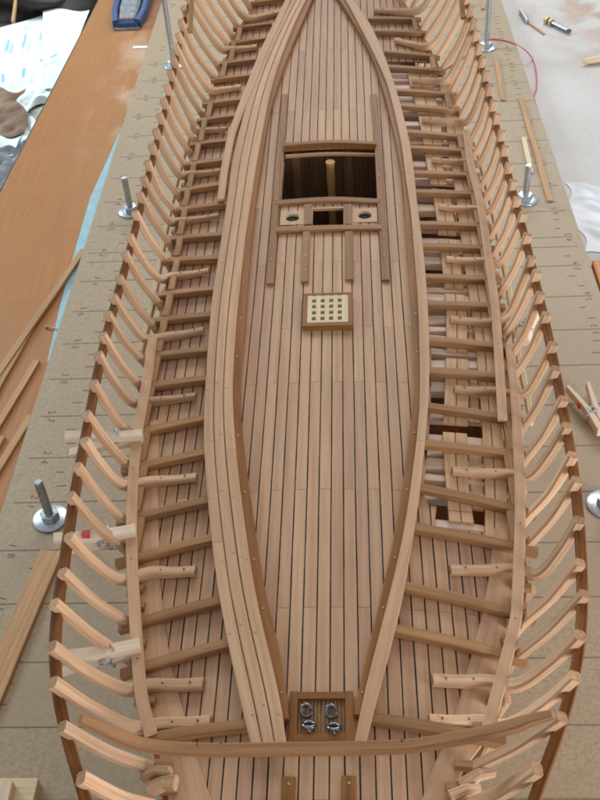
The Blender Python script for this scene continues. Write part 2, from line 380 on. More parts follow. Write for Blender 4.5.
# arms of the knee-frames: free end, root
ARM = {-1: [((280,12),(250,19)),((257,47),(230,50)),((241,87),(212,91)),((227,129),(197,131)),((221,171),(190,175)),((219,216),(177,222)),((209,271),(172,277)),((204,330),(167,337)),((196,396),(150,402)),((197,477),(150,482)),((196,571),(150,573)),((204,684),(150,686)),((211,722),(160,725))],
        1: [((374,10),(407,12)),((395,40),(425,47)),((412,80),(445,81)),((422,120),(455,122)),((432,160),(468,163)),((439,207),(475,210)),((446,259),(484,262)),((450,319),(490,323)),((454,389),(495,392)),((452,471),(510,475)),((450,570),(512,570)),((432,680),(487,682)),((429,720),(482,722))]}
arm_of = {}
for side in (-1, 1):
    for e, r in ARM[side]:
        E, R_ = on(*e, .0028), on(*r, .0028)
        k = min(FR[side], key=lambda f: abs(f[1]-R_[1])); arm_of[(side, k[0])] = (E, R_)
for side in (-1, 1):
    for k, Y, xt, zt in FR[side]:
        xf = xfoot(k, side); zf = deckz(xf, Y, .0)
        bb = xf-XC; b = BM()
        w = float(np.interp(k, [9, 14, 22, 37, 44], [.0045, .0041, .0034, .0033, .0056]))*random.uniform(.92, 1.1); jit = random.uniform(-.0016, .0016)
        foot = Vector((xf, Y, zf)); tip = Vector((xt, Y+jit, zt))
        bow = .0026 if k < 30 else .0034
        mid = foot.lerp(tip, .5) + Vector((side*bow*(.42+random.uniform(-.15,.15)), jit*.3, -bow*(.52+random.uniform(-.15,.15))))
        low = [Vector((XC+bb*.80, Y, .262)), Vector((XC+bb*.94, Y, .296)), foot]
        if (side, k) in arm_of:
            E, R_ = arm_of[(side, k)]
            E = V(E); Rr = V(R_)
            q = foot.lerp(mid, .35); q.y = (q.y*2+Rr.y)/3
            pts = crom([E, E.lerp(Rr, .5)+Vector((0,0,-.0004)), Rr, q, mid.lerp(tip, .25), tip], 5)
            sweep(b, pts, w, [.0031, .0036, .0052, .0055, .0039, .0038, .0044], (0,1,0), .17, capmi=2)
            sweep(b, crom(low, 4), w*.96, .0042, (0,1,0), .1)
            n_ = b
            for t in (.25, .75):
                p = E.lerp(Rr, t) + Vector((0,0,.0021)); lathe(b, [(.0004,-.0005),(.0004,.0001),(.0002,.0002)], p, seg=8, mi=1)
            part('frame', b, ['frame', 'pin', 'endg'])
        else:
            pts = crom(low + [mid, tip], 5)
            sweep(b, pts, w, [.0042, .0041, .0039, .0037, .0044], (0,1,0), .17, capmi=2)
            part('frame', b, ['frame', 'pin', 'endg'])
# --- rails outside the frame heads
for side in (-1, 1):
    pts = []
    for k, Y, xt, zt in FR[side]:
        pts.append((xt+side*float(np.interp(k, [12, 24, 34], [.0013, .0003, -.0002])), Y, zt-float(np.interp(k, [12, 24, 34], [.0060, .0070, .0085]))))
    for _ in range(3):
        pts = [pts[0]] + [tuple(.25*a+.5*b_+.25*c for a, b_, c in zip(pts[i-1], pts[i], pts[i+1])) for i in range(1, len(pts)-1)] + [pts[-1]]
    pre = [(XC+side*.014, 4.6*ST, .330), (XC+side*.036, 5.2*ST, .331), ((-.077 if side < 0 else .033), 6.6*ST, .333)]
    b = BM(); sweep(b, crom(pre+pts, 3), [.0044,.0044,.0042,.0038,.0034,.0030,.0028], [.0040,.0040,.0038,.0034,.0030,.0028,.0026], (0,0,1), .12); part('rail', b, 'rail')
# --- inner ribband at the bow, laid along the frame heads
for side, px in ((-1, (190, 32)), (1, (463, 18))):
    P0 = atz(*px, .358); pts = [V(P0)]
    for k, Y, xt, zt in FR[side]:
        if k > P0[1]/ST+2: pts.append(Vector((xt-side*.005, Y, zt+.0035)))
    b = BM(); sweep(b, crom(pts, 3), .003, .0034, (0,0,1), .1); part('ribband', b, 'beam')

# --- deck of planks with dark caulking
def yx(trace, dz):
    P = [on(px, py, dz) for px, py in trace]; P.sort(key=lambda p: p[1]); return [p[1] for p in P], [p[0] for p in P]
W3o = [(291,0),(276,30),(259.5,64.5),(249,93),(242,118),(231,162),(227,200),(219,250),(211,300),(207,350),(204,400),(202.5,437),(206,487),(210,532),(217.5,595),(229,650),(237.5,695),(250,743)]
W3i = [(306,0),(297,17),(280.5,57),(270,93),(265.5,115),(257,160),(251,200),(246,230),(241,275),(237,312),(234,350),(232,400),(236,450),(240,487),(246,530),(255,595),(272,662),(285,712),(287,743)]
BRi = [(312,0),(300,27),(285,63),(274.5,93),(268,118),(262,160),(255.5,200),(250,250),(245,320),(240,375),(239,400),(244,450),(249,487),(257.5,542),(265,595),(277.5,637),(287.5,682),(289,716)]
P1o = [(354,0),(372,25),(387,60),(400,100),(410,140),(415,175),(417,200),(424,250),(428,300),(430,350),(429.5,400),(425,445),(419,505),(410,555),(404,597),(390,650),(377,700),(366,743)]
P1i = [(346,0),(371,47),(387,82),(394,110),(402,145),(407,190),(410,200),(414,250),(418,300),(419.5,350),(420,400),(416,445),(411,482),(406,520),(399,555),(388,598),(375,650),(362,695),(359,710),(354,743)]
BR1 = [(340,0),(360,32),(375,62),(386,100),(396,140),(402,175),(404,200),(407,250),(411,300),(414,350),(414,400),(410,425),(405,467),(400,500),(394,537),(387,567),(380,600),(367,650),(358,687),(354,715)]
LOO_L = [(285,0),(260,50),(240,100),(227,135),(220,172),(217,199)]
LOO_R = [(291,0),(268,50),(248,100),(235,135),(228,172),(224.5,199)]
def ext(yx_, apex):          # carry an edge on to the bow apex beyond the picture
    ys, xs = yx_; ys = list(ys)+[apex[1]]; xs = list(xs)+[apex[0]]; return ys, xs
AP = (-.0255, .945)
E3o, E3i, Ebi = ext(yx(W3o, .0068), (AP[0]-.003, AP[1])), ext(yx(W3i, .0068), (AP[0]-.001, AP[1]-.018)), ext(yx(BRi, .0048), (AP[0], AP[1]-.03))
E1o, E1i, Eb1 = ext(yx(P1o, .0068), (AP[0]+.003, AP[1])), ext(yx(P1i, .0068), (AP[0]+.001, AP[1]-.018)), ext(yx(BR1, .0048), (AP[0], AP[1]-.03))
ELl, ELr = yx(LOO_L, .0073), yx(LOO_R, .0073)
def edge(e, Y, dz):
    x = float(np.interp(Y, e[0], e[1])); return Vector((x, Y, deckz(x, Y, dz)))
def smooth_edge(e, n=60):
    ys = np.linspace(e[0][0], e[0][-1], n); xs = np.interp(ys, e[0], e[1])
    for _ in range(2): xs[1:-1] = .25*xs[:-2]+.5*xs[1:-1]+.25*xs[2:]
    return list(ys), list(xs)
E3o, E3i, Ebi, E1o, E1i, Eb1 = [smooth_edge(e) for e in (E3o, E3i, Ebi, E1o, E1i, Eb1)]
YS0 = on(300, 743, .0068)[1]
def rib_between(ea, eb, fa, fb, y0, y1, dz, th, nm, mat, gap=.0002, nails=None, parent=None):
    b = BM(); ys = np.linspace(y0, y1, max(3, int((y1-y0)/.010))); A, B = [], []
    for Y in ys:
        xa, xb = float(np.interp(Y, *ea)), float(np.interp(Y, *eb))
        l, r = xa+(xb-xa)*fa, xa+(xb-xa)*fb
        if l > r: l, r = r, l
        if r-l < .0012: m_ = (l+r)/2; l, r = m_-.0006, m_+.0006
        A.append((l+gap, Y, deckz(l, Y, dz))); B.append((r-gap, Y, deckz(r, Y, dz)))
    ribbon(b, A, B, th)
    if nails:
        for Y, f in nails:
            if y0 < Y < y1:
                xa, xb = float(np.interp(Y, *ea)), float(np.interp(Y, *eb)); x = xa+(xb-xa)*(fa+(fb-fa)*f); nail(b, (x, Y, deckz(x, Y, dz)))
    return part(nm, b, [mat, 'brass'], parent)
nl = [(on(300, y, .006)[1], .5) for y in (690, 605, 555, 487, 350, 430, 232, 275, 312, 170, 120, 60)]
for j in range(3):
    nn = [(YS0+.012+.0363*i+(.004 if j == 1 else 0), .3 if i % 2 else .7) for i in range(20)]
    cut = on(300, (537, 376, 445)[j], .0068)[1]
    rib_between(E3o, E3i, j/3, (j+1)/3, YS0+.0005, cut-.0001, .0068, .0022, 'covering_plank', 'leaf', nails=nn)
    rib_between(E3o, E3i, j/3, (j+1)/3, cut+.0001, AP[1]-.022-.002*j, .0068, .0022, 'covering_plank', 'leaf', nails=nn)
rib_between(E1i, E1o, 0, 1, YS0+.0005, on(400, 440, .0068)[1], .0068, .0022, 'covering_plank', 'leaf')
rib_between(E1i, E1o, 0, 1, on(400, 440, .0068)[1]+.0002, AP[1]-.02, .0068, .0022, 'covering_plank', 'leaf')
rib_between(ELl, ELr, 0, 1, on(220, 199, .0073)[1], on(288, 0, .0073)[1]+.02, .0076, .0022, 'loose_plank', 'leaf')
rib_between(E3i, Ebi, -.25, 1, on(289, 716, .006)[1], AP[1]-.035, .0046, .0044, 'coaming', 'brown', gap=0, nails=nl)
rib_between(Eb1, E1i, 0, 1.25, on(354, 712, .006)[1], AP[1]-.035, .0046, .0044, 'coaming', 'brown', gap=0, nails=nl)

# deck outline, the unplanked opening on the right, the hatch holes
def xl(Y): return xfoot(Y/ST, -1)+.0035
def xr(Y): return xfoot(Y/ST, 1)-.0035
OY0, OY1 = on(450, 528, 0)[1], on(405, 62, 0)[1]
def ox0(Y): return float(np.interp(Y, *E1o))-.004 + (.0118 if Y < on(440, 500, 0)[1] else (.005 if Y < on(430, 345, 0)[1] else 0))
def ox1(Y): return xr(Y)-.0005
p = [on(284, 153, .001), on(377, 152, .001), on(282, 203, .001), on(378, 203, .001)]
HX0, HX1, HY1, HY0 = (p[0][0]+p[2][0])/2, (p[1][0]+p[3][0])/2, (p[0][1]+p[1][1])/2+.005, (p[2][1]+p[3][1])/2
p = [on(313,206,.001), on(343.5,226,.001)]; CX0, CX1, CY1, CY0 = p[0][0], p[1][0], p[0][1], p[1][1]
circ = [on(292.3, 216.8, .001), on(364.8, 214.2, .001)]; CR = .0043
seamx = on(343.4, 500, 0)[0]; PW = .00553
def allowed(Y, x0, x1):
    a, c = max(x0, xl(Y)), min(x1, xr(Y))
    if c-a < 1e-4: return []
    segs = [(a, c)]; holes = []
    if OY0 < Y < OY1: holes.append((ox0(Y), ox1(Y)))
    if HY0 < Y < HY1: holes.append((HX0, HX1))
    if CY0 < Y < CY1: holes.append((CX0, CX1))
    for c_ in circ:
        if abs(Y-c_[1]) < .0052: holes.append((c_[0]-.0056, c_[0]+.0056))
    for h0, h1 in holes:
        ns = []
        for s0, s1 in segs:
            if h1 <= s0 or h0 >= s1: ns.append((s0, s1)); continue
            if h0-s0 > 2e-4: ns.append((s0, h0))
            if s1-h1 > 2e-4: ns.append((h1, s1))
        segs = ns
    return segs
b = BM(); uvl = b.loops.layers.uv.verify(); tl = b.faces.layers.float.new('tone')
YD0, YD1 = 6.2*ST, 54.5*ST
ygrid = sorted(set([YD0+i*(YD1-YD0)/120 for i in range(121)] + [q+e for q in (OY0, OY1, HY0, HY1, CY0, CY1, circ[0][1]-.0052, circ[0][1]+.0052, circ[1][1]-.0052, circ[1][1]+.0052) for e in (-1e-5, 1e-5)]))
butts = [on(320, y, 0)[1] for y in (800, 607, 489, 382, 327, 262, 205, 110, 50)]
for i in range(-22, 24):
    x0 = seamx+i*PW; x1 = x0+PW
    cuts = [y for j, y in enumerate(butts) if (j+i) % 2 == 0]
    tones = [random.uniform(.90, 1.08) for _ in range(len(cuts)+1)]; us = [random.random()*4 for _ in tones]; v0 = random.random()
    yy = sorted(ygrid + [c+e for c in cuts for e in (-.00008, .00008)])
    for ya, yb in zip(yy[:-1], yy[1:]):
        ym = (ya+yb)/2; nseg = sum(1 for c in cuts if c < ym)
        for lay in (0, 1):
            if lay == 0 and any(abs(ym-c) < .00007 for c in cuts): continue
            g = (.00030+.00005*math.sin(ym*47+i*2.3)+.00003*math.sin(ym*190+i)) if lay == 0 else 0
            sa, sb = allowed(ya, x0+g, x1-g), allowed(yb, x0+g, x1-g)
            if len(sa) != len(sb): continue
            for (a0, a1), (b0, b1) in zip(sa, sb):
                dz = 0 if lay == 0 else -.0006
                vs = [b.verts.new((x, y, deckz(x, y, dz))) for x, y in ((a0, ya), (a1, ya), (b1, yb), (b0, yb))]
                f = b.faces.new(vs); f.material_index = lay; f[tl] = tones[nseg]
                for l in f.loops: l[uvl].uv = (l.vert.co.y+us[nseg], l.vert.co.x+v0)
part('deck', b, ['deck', 'caulk'])

# waterways along the deck edge aft
for side, tr in ((-1, [(159,420),(158,500),(160,580),(164,622),(171,665),(186,720),(197,760),(213,805)]), (1, [(494,528),(489,575),(482,615),(466,675),(455,715),(436,760),(420,805)])):
    e = yx(tr, .0008); ys = np.linspace(e[0][0], e[0][-1], 40); A, B = [], []
    for Y in ys:
        xi = float(np.interp(Y, *e)); xo = xl(Y)-.001 if side < 0 else xr(Y)+.001
        l, r = min(xi, xo), max(xi, xo); A.append((l, Y, deckz(l, Y, .0009))); B.append((r, Y, deckz(r, Y, .0009)))
    b = BM(); ribbon(b, A, B, .0012); part('waterway', b, 'leaf')

# --- half beams from the frames to the carlin
HB = {-1: [((250,4),(282,0)),((235,29),(267,25)),((227,45),(261,40)),((220,65),(251,61)),((212,81),(245,77)),((204,105),(236,101)),((197,122),(232,117)),((190,146),(225,142)),((185,166),(224,161)),((180,192),(217,186)),((175,211),(225,205)),((170,240),(220,236)),((162,262),(217.5,259)),((152,297),(214,290)),((154,322),(211,316)),((152,357),(206,351)),((150,387),(204,380)),((150,431),(202,420)),((150,465),(203,454)),((150,515),(207,502)),((150,555),(211,540)),((150,620),(220,602)),((150,666),(227,645)),((162,737),(246,726))],
       1: [((417,20),(368,20)),((428,34),(375,32)),((440,58),(386,53)),((445,72),(391,68)),((457,96),(399,92)),((461,112),(403,107)),((462,138),(410,133)),((466,152),(411,149)),((471,176),(415,174)),((475,195),(418,193)),((480,227),(421,225)),((483,249),(423,247)),((487,280),(426,278)),((490,307),(428,305)),((492,347),(430,341)),((495,377),(432,372)),((510,420),(430,408)),((512,455),(427,445)),((514,510),(422,489)),((512,547),(417,529)),((507,612),(406,588)),((497,654),(393,630)),((480,738),(372,719))]}
beamY = {-1: [], 1: []}
for side in (-1, 1):
    for q, (o_, i_) in enumerate(HB[side]):
        O, I = V(on(*o_, .0028)), V(on(*i_, .0028))
        d = (I-O).normalized(); k = O.y/ST
        xo = xfoot(k, side) + side*(.0015 if k > 20 else .0045)
        O2 = O - d*abs((xo-O.x)/d.x) if (xo-O.x)*side > 0 else O
        O2.z = deckz(O2.x, O2.y, .0027)
        I2 = I + d*.004; beamY[side].append(O.y)
        b = BM(); mid = (O2+I2)/2; mid.z = deckz(mid.x, mid.y, .0028)
        sweep(b, crom([O2, mid, I2], 4), [.0034, .0036, .0034], [.0044, .0043, .0042], (0,0,1), .08); part('half_beam', b, 'beam')
    # fore-and-aft blocks between the two beams of a pair, and chocks against the frame feet
    ys = sorted(beamY[side])
    for a, c in zip(ys[:-1], ys[1:]):
        if 14*ST < a and c-a < 2.0*ST:
            y = (a+c)/2; x = xfoot(y/ST, side)-side*.0055; b = BM()
            sweep(b, [(x, a+.0021, deckz(x, a, .0028)), (x-side*.0003, c-.0021, deckz(x, c, .0028))], .0040, .0038, (0,0,1), .1); part('spacer_block', b, 'beam')
    # beam shelf under the beam ends
    pts = [(xfoot(k, side)-side*.0022, k*ST, deckz(xfoot(k, side), k*ST, -.0008)) for k in np.linspace(8.4, 53, 50)]
    b = BM(); sweep(b, pts, .0034, .0036, (0,0,1), .1); part('beam_shelf', b, 'beam')
    # small chocks standing at the deck edge aft
    for j, k in enumerate(np.arange(8.9, 15.6, .5)):
        x = xfoot(k, side)-side*.0045; y = k*ST; b = BM()
        if all(abs(y-t) > .0035 for t in ys):
            sweep(b, [(x-side*.002, y, deckz(x, y, .0022)), (x+side*.0045, y+random.uniform(-.001,.001), deckz(x, y, .002))], .0034, .0034, (0,0,1), .16); part('chock', b, 'beam')
        else: b.free()

# battens over the beam ends
for cen, wpx in (([(152.5,339),(147,380),(139,425),(134,470),(131.5,520),(132,560),(134,600),(138,660),(142,700),(151,734)], .0050),
                 ([(466,131),(471,165),(480.5,205),(488,255),(495,305),(498,345),(500.5,385),(502.5,420)], .0046),
                 ([(509.5,346),(515,400),(519.5,475),(520,525),(517.5,597),(515.5,620),(506,660),(487.5,731)], .0048)):
    pts = [V(on(x, y, .0060)) for x, y in cen]; b = BM(); sweep(b, crom(pts, 4), .0022, wpx, (0,0,1), .12)
    for q in pts[1:-1:2]: lathe(b, [(.0004,-.0005),(.0004,.0001)], q+Vector((0,0,.0011)), seg=8, mi=1)
    part('batten', b, ['leaf', 'pin'])

# cream ribband outside the frame feet, amidships
for side, k0, k1 in ((-1, 23.2, 36.5), (1, 20.0, 35.0)):
    pts = [(xfoot(k, side)+side*.0058, k*ST, deckz(xfoot(k, side), k*ST, -.0022)) for k in np.linspace(k0, k1, 16)]
    b = BM(); sweep(b, pts, .005, .0026, (0,0,1), .1); part('ribband', b, 'cream')

# --- transom beam across the stern
YT = on(300, 750, .010)[1]
tr = [(80,719),(95,726),(140,744),(200,750),(300,749),(400,747),(450,740),(510,727),(532,719.5),(553,714.5)]
pts = [V(atY(x, y, YT)) for x, y in tr]
b = BM(); sweep(b, crom(pts, 5), [.0026,.0032]+[.0040]*8+[.0032,.0026], [.0028,.0034]+[.0042]*8+[.0034,.0028], (0,0,1), .16)
for x, y in ((198,747),(222,745),(402,743)): nail(b, V(atY(x, y, YT))+Vector((0,0,.0022)), .0006)
part('transom_beam', b, ['carl', 'pin'])
# broken stub timbers left and right of the stern frames
for a, c, w in (((150,790),(176,783),.006), ((143,777),(170,772),.004), ((460,787),(493,771),.0045), ((450,797),(480,790),.004)):
    A, B = V(on(*a, .004)), V(on(*c, .006)); b = BM(); sweep(b, [A, A.lerp(B,.55)+Vector((0,.0008,.0006)), B], [w, w*.8, w*.9], [.004,.0045,.0038], (0,1,0), .2); part('stub_timber', b, 'frame')

# --- the open flat on the right: pale lower beams, strakes
tr1 = tuple([(x+d, y) for x, y in t_] for t_, d in zip(([(407,70),(421,125),(427,165),(436,210),(442,260),(447,310),(447,350),(445,400),(443,440),(446,480),(450,530)], [(428,70),(441,125),(441.5,165),(452,210),(459,260),(466,310),(467,350),(468,400),(466,440),(468,490),(474,530)]), (-1, 1)))
tr2 = tuple([(x+d, y) for x, y in t_] for t_, d in zip(([(442,95),(449,140),(457,200),(464,260),(472,310),(477,350),(481,400),(484,450),(486,500),(485,532)], [(458,95),(465,140),(477,200),(484,260),(491,310),(495,350),(497.5,400),(504,450),(507,500),(505,532)]), (-1, 1)))
e1a, e1b = yx(tr1[0], -.0005), yx(tr1[1], -.0005); e2a, e2b = yx(tr2[0], 0), yx(tr2[1], 0)
ysr = sorted(beamY[1])
gapsY = [on(450, y, 0)[1] for y in (520, 432, 358, 294, 240, 190, 150, 118, 92, 74)]
prev = OY0+.004
for gy in gapsY:
    for fa, fb in ((0, .5), (.5, 1)):
        rib_between(e1a, e1b, fa, fb, prev+.0052, gy-.001, .0008, .0016, 'strake', 'strake', gap=.00015)
    prev = gy
prev = OY0+.004
for gy in gapsY:
    rib_between(e1b, e2a, 0, 1, prev+.0095, prev+.0095+(gy-prev)*.60, -.0012, .0016, 'filler_plank', 'strake', gap=.0004)
    prev = gy
for fa, fb in ((0, .45), (.45, 1)):
    rib_between(e2a, e2b, fa, fb, OY0-.004, OY1-.025, .0008, .0016, 'strake', 'strake', gap=.00018)
e3 = ([float(y) for y in np.linspace(OY0-.004, OY1-.012, 30)], [xr(y)+.0015 for y in np.linspace(OY0-.004, OY1-.012, 30)])
rib_between(e2b, e3, 0, 1, OY0-.004, OY1-.030, .0008, .0016, 'strake', 'strake', gap=.0003)
for k in np.arange(15.15, 40.5, .5):
    Y = k*ST; half = abs(k - 15.15 - round(k - 15.15)) > .2; xa, xb = float(np.interp(Y, *E1o))-.006, xr(Y)
    if half and random.random() < .4: continue
    y0, y1 = Y+random.uniform(-.0022,.0022), Y+random.uniform(-.0022,.0022)
    b = BM(); sweep(b, [(xa, y0, deckz(xa, Y, -.0038)), ((xa+xb)/2, (y0+y1)/2, deckz((xa+xb)/2, Y, -.0036)), (xb, y1, deckz(xb, Y, -.0036))], .0050, ([.0046, .0034, .0026] if half else [.0076, .0066, .0040] if random.random() < .5 else [.0064, .0062, .0062]), (0,0,1), .08); part('lower_beam', b, 'pale')
# hold: ceiling planks low down inside the hull and the keel under it
b = BM(); uvl = b.loops.layers.uv.verify(); rows = []
ks = np.linspace(7, 54, 48)
for k in ks:
    row = []
    for side, f, z in ((-1,.93,.300),(-1,.86,.28),(-1,.6,.25),(-1,.2,.238),(1,.2,.238),(1,.6,.25),(1,.86,.28),(1,.93,.300)):
        row.append(b.verts.new((XC+(xfoot(k, side)-XC)*f*.96, k*ST, z)))
    rows.append(row)
for i in range(len(rows)-1):
    for j in range(7):
        f = b.faces.new((rows[i][j], rows[i][j+1], rows[i+1][j+1], rows[i+1][j]))
        for l in f.loops: l[uvl].uv = (l.vert.co.y, l.vert.co.x+l.vert.co.z)
part('hold_ceiling', b, 'hold')
b = BM(); box(b, XC-.008, XC+.008, 6.5*ST, 54*ST, 0.0, .236, bev=.1); part('keel', b, 'carl')
for k in (19, 25, 31):      # uneven lumps of timber glimpsed in the hold
    for j in range(4):
        x = XC+random.uniform(.045,.066); y = (k+j*2.3)*ST; b = BM(); bar(b, (x-.012, y, .285), (x+.012, y+random.uniform(-.008,.008), .290), .004, .004); part('hold_rib', b, 'hold')

# --- hatch amidships
hz = lambda x, y, dz=0: deckz(x, y, dz)
hz0 = deckz(XC, (HY0+HY1)/2)
hatch = bpy.data.objects.new('hatch', None); COL.objects.link(hatch); hatch.parent = ship; hatch.location = Vector(((HX0+HX1)/2, HY0, hz0)) - ship.location; hatch.empty_display_size = .02
def rail_px(nm, pts, w, h, dz=.0012, mat='carl', parent=hatch, bev=.1, nails=None):
    P = [V(on(x, y, dz)) for x, y in pts]; b = BM(); sweep(b, crom(P, 4) if len(P) > 2 else P, h, w, (0,0,1), bev)
    if nails:
        for t in nails:
            q = P[0].lerp(P[-1], t); nail(b, q+Vector((0,0,h/2)), .0005)
    return part(nm, b, [mat, 'brass'], parent)
rail_px('head_rail', [(284,147.5),(330,144.5),(376,146)], .0042, .0050, .0016, 'brown')
rail_px('inner_ledge', [(285.5,156.5),(330,154),(376,155)], .0022, .0020, -.0014, 'strake')
rail_px('cross_rail', [(275,204.5),(330,201),(380.5,203)], .0052, .0034, .0003)
rail_px('sill_rail', [(275.5,231.5),(330,229.5),(382,229)], .0052, .0036, .0006)
rail_px('post', [(308,206),(308,226)], .0046, .0030, .0000); rail_px('post', [(348,206),(348,226)], .0046, .0030, .0000)
rail_px('centre_rail', [(313,209.5),(343.5,208.5)], .0014, .002, .0002, 'strake')
# longitudinal carlings let into the deck
rail_px('carling', [(285,96),(279.8,150),(275.5,205),(270,285)], .0042, .0028, .0004, nails=(.35,.5,.62,.78,.9))
rail_px('carling', [(373.5,96),(378,150),(381,205),(385.8,281.5)], .0044, .0028, .0004, nails=(.35,.5,.62,.78,.9))
rail_px('carling', [(306.5,233),(305,283)], .0044, .0028, .0004, nails=(.2,.5,.8)); rail_px('carling', [(349,233),(349.5,281)], .0048, .0028, .0004)
# round lights in square panels
for cx, cy in ((circ[0][0], circ[0][1]), (circ[1][0], circ[1][1])):
    b = BM(); s2 = .0078; z = deckz(cx, cy, .0004)
    seg = 24; ring_o = []; ring_i = []; ring_b = []
    for q in range(seg):
        a = q*2*math.pi/seg; c_, s_ = math.cos(a), math.sin(a); m_ = max(abs(c_), abs(s_))
        ring_o.append(b.verts.new((cx+s2*.96*c_/m_, cy+s2*1.0*s_/m_, z))); ring_i.append(b.verts.new((cx+CR*c_, cy+CR*s_, z))); ring_b.append(b.verts.new((cx+CR*c_, cy+CR*s_, z-.0018)))
    uvl = b.loops.layers.uv.verify()
    for q in range(seg):
        r = (q+1) % seg
        for vs, mi in (((ring_o[q], ring_o[r], ring_i[r], ring_i[q]), 0), ((ring_i[q], ring_i[r], ring_b[r], ring_b[q]), 1)):
            f = b.faces.new(vs); f.material_index = mi
            for l in f.loops: l[uvl].uv = (l.vert.co.y, l.vert.co.x)
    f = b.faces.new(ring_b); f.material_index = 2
    part('light_panel', b, ['strake', 'cream', 'hole'], hatch)
# cabin below the hatch: a box lined with dark planks, with a turned post
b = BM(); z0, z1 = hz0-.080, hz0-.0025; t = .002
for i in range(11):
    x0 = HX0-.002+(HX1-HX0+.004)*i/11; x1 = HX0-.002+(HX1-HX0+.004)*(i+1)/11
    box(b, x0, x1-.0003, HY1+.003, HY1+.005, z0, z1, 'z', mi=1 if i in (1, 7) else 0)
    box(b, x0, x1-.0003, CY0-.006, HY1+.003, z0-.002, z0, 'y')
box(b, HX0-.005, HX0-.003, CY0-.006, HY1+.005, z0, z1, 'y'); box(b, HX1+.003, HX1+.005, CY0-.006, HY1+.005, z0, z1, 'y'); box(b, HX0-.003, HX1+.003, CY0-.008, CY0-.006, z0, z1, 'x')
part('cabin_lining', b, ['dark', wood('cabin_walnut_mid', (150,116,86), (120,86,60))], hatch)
px = on(330, 160, 0); b = BM(); lathe(b, [(.0030,0),(.0030,.010),(.0026,.016),(.0029,.026),(.0025,.034),(.0029,.044),(.0025,.054),(.0029,.064),(.0027,.074),(.0031,.0775)], (px[0], HY1-.012, z0), seg=14)
part('turned_post', b, 'post', hatch)

# --- grating
p = [on(303,297,.001), on(352.5,297,.001), on(303,331,.001), on(353,331,.001)]
GX0, GX1, GY1, GY0 = (p[0][0]+p[2][0])/2, (p[1][0]+p[3][0])/2, p[0][1], p[2][1]+.001
gz = deckz((GX0+GX1)/2, (GY0+GY1)/2)
grat = bpy.data.objects.new('grating_hatch', None); COL.objects.link(grat); grat.parent = ship; grat.location = Vector(((GX0+GX1)/2, (GY0+GY1)/2, gz)) - ship.location; grat.empty_display_size = .01
fw = .0024; b = BM(); zb, ztp = gz-.0005, gz+.0034
box(b, GX0, GX1, GY0, GY0+.0032, zb, ztp, 'x', bev=.1); box(b, GX0, GX1, GY1-.0014, GY1, zb, ztp, 'x', bev=.1)
box(b, GX0, GX0+fw, GY0+.0032, GY1-.0014, zb, ztp-.0001, 'y', bev=.1); box(b, GX1-fw, GX1, GY0+.0032, GY1-.0014, zb, ztp-.0001, 'y', bev=.1)
part('coaming_frame', b, 'brown', grat)
b = BM(); ix0, ix1, iy0, iy1 = GX0+fw, GX1-fw, GY0+.0032, GY1-.0014
hw = (ix1-ix0)
bx = [ix0+hw*f for f in (0, .115, .215, .325, .425, .535, .635, .745, .845, 1)]   # bar, hole, bar ... along x
hy = iy1-iy0; by = [iy0+hy*f for f in (0, .10, .22, .31, .43, .53, .65, .74, .86, 1)]
for i in range(0, 9, 2): box(b, bx[i], bx[i+1], iy0, iy1, gz+.0004, ztp-.0004, 'y', bev=.04)
for i in range(0, 9, 2): box(b, ix0, ix1, by[i], by[i+1], gz+.0004, ztp-.00055, 'x', bev=.04)
part('lattice', b, 'cream', grat)
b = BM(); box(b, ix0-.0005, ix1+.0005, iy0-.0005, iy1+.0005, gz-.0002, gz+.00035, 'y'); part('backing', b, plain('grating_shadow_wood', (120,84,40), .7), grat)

# --- stern hatch with four ring bolts
p = [on(290,694,.001), on(353.5,694,.001), on(289,743,.001), on(354,743,.001)]
QX0, QX1, QY1, QY0 = (p[0][0]+p[2][0])/2, (p[1][0]+p[3][0])/2, p[0][1], p[2][1]
qz = deckz((QX0+QX1)/2, (QY0+QY1)/2)
sh = bpy.data.objects.new('stern_hatch', None); COL.objects.link(sh); sh.parent = ship; sh.location = Vector(((QX0+QX1)/2, (QY0+QY1)/2, qz)) - ship.location; sh.empty_display_size = .01
bw = .0031; b = BM()
for A, B in (((QX0+bw/2, QY0), (QX0+bw/2, QY1)), ((QX1-bw/2, QY0), (QX1-bw/2, QY1))): bar(b, (A[0], A[1], qz+.0012), (B[0], B[1], qz+.0012), .0030, bw, (0,0,1))
for y in (QY0+bw/2, QY1-bw/2): bar(b, (QX0+bw, y, qz+.0011), (QX1-bw, y, qz+.0011), .0030, bw, (0,0,1))
part('hatch_frame', b, 'brown', sh)
b = BM(); nq = 12; xw = (QX1-QX0-2*bw)/nq
for i in range(nq):
    x = QX0+bw+xw*i; box(b, x+.00012, x+xw-.00012 if i != 5 else x+xw-.0006, QY0+bw, QY1-bw, qz, qz+.0013, 'y', bev=.15)
part('hatch_lid', b, 'carl', sh)
def ringbolt(px, py, fwd):
    P = V(on(px, py, .0012)); r = .0021; b = BM()
    tilt = .55*fwd
    c = P + Vector((0, -fwd*.0004, .0016))
    pts = [c + Vector((r*math.cos(a), r*math.sin(a)*math.cos(tilt), r*math.sin(a)*math.sin(tilt))) for a in [i*2*math.pi/20 for i in range(21)]]
    tube(b, pts, .00072, 8)
    e0 = P + Vector((0, fwd*.0024, 0)); tube(b, [e0+Vector((0,0,-.0005)), e0+Vector((0,0,.0022)), e0+Vector((0,-fwd*.0007,.0029)), e0+Vector((0,-fwd*.0015,.0022))], .0006, 8)
    return part('ring_bolt', b, 'dsteel', sh, True)
for q in ((306.7,711.7,1),(331.7,712.5,1),(309,728,-1),(334,730,-1)): ringbolt(*q)
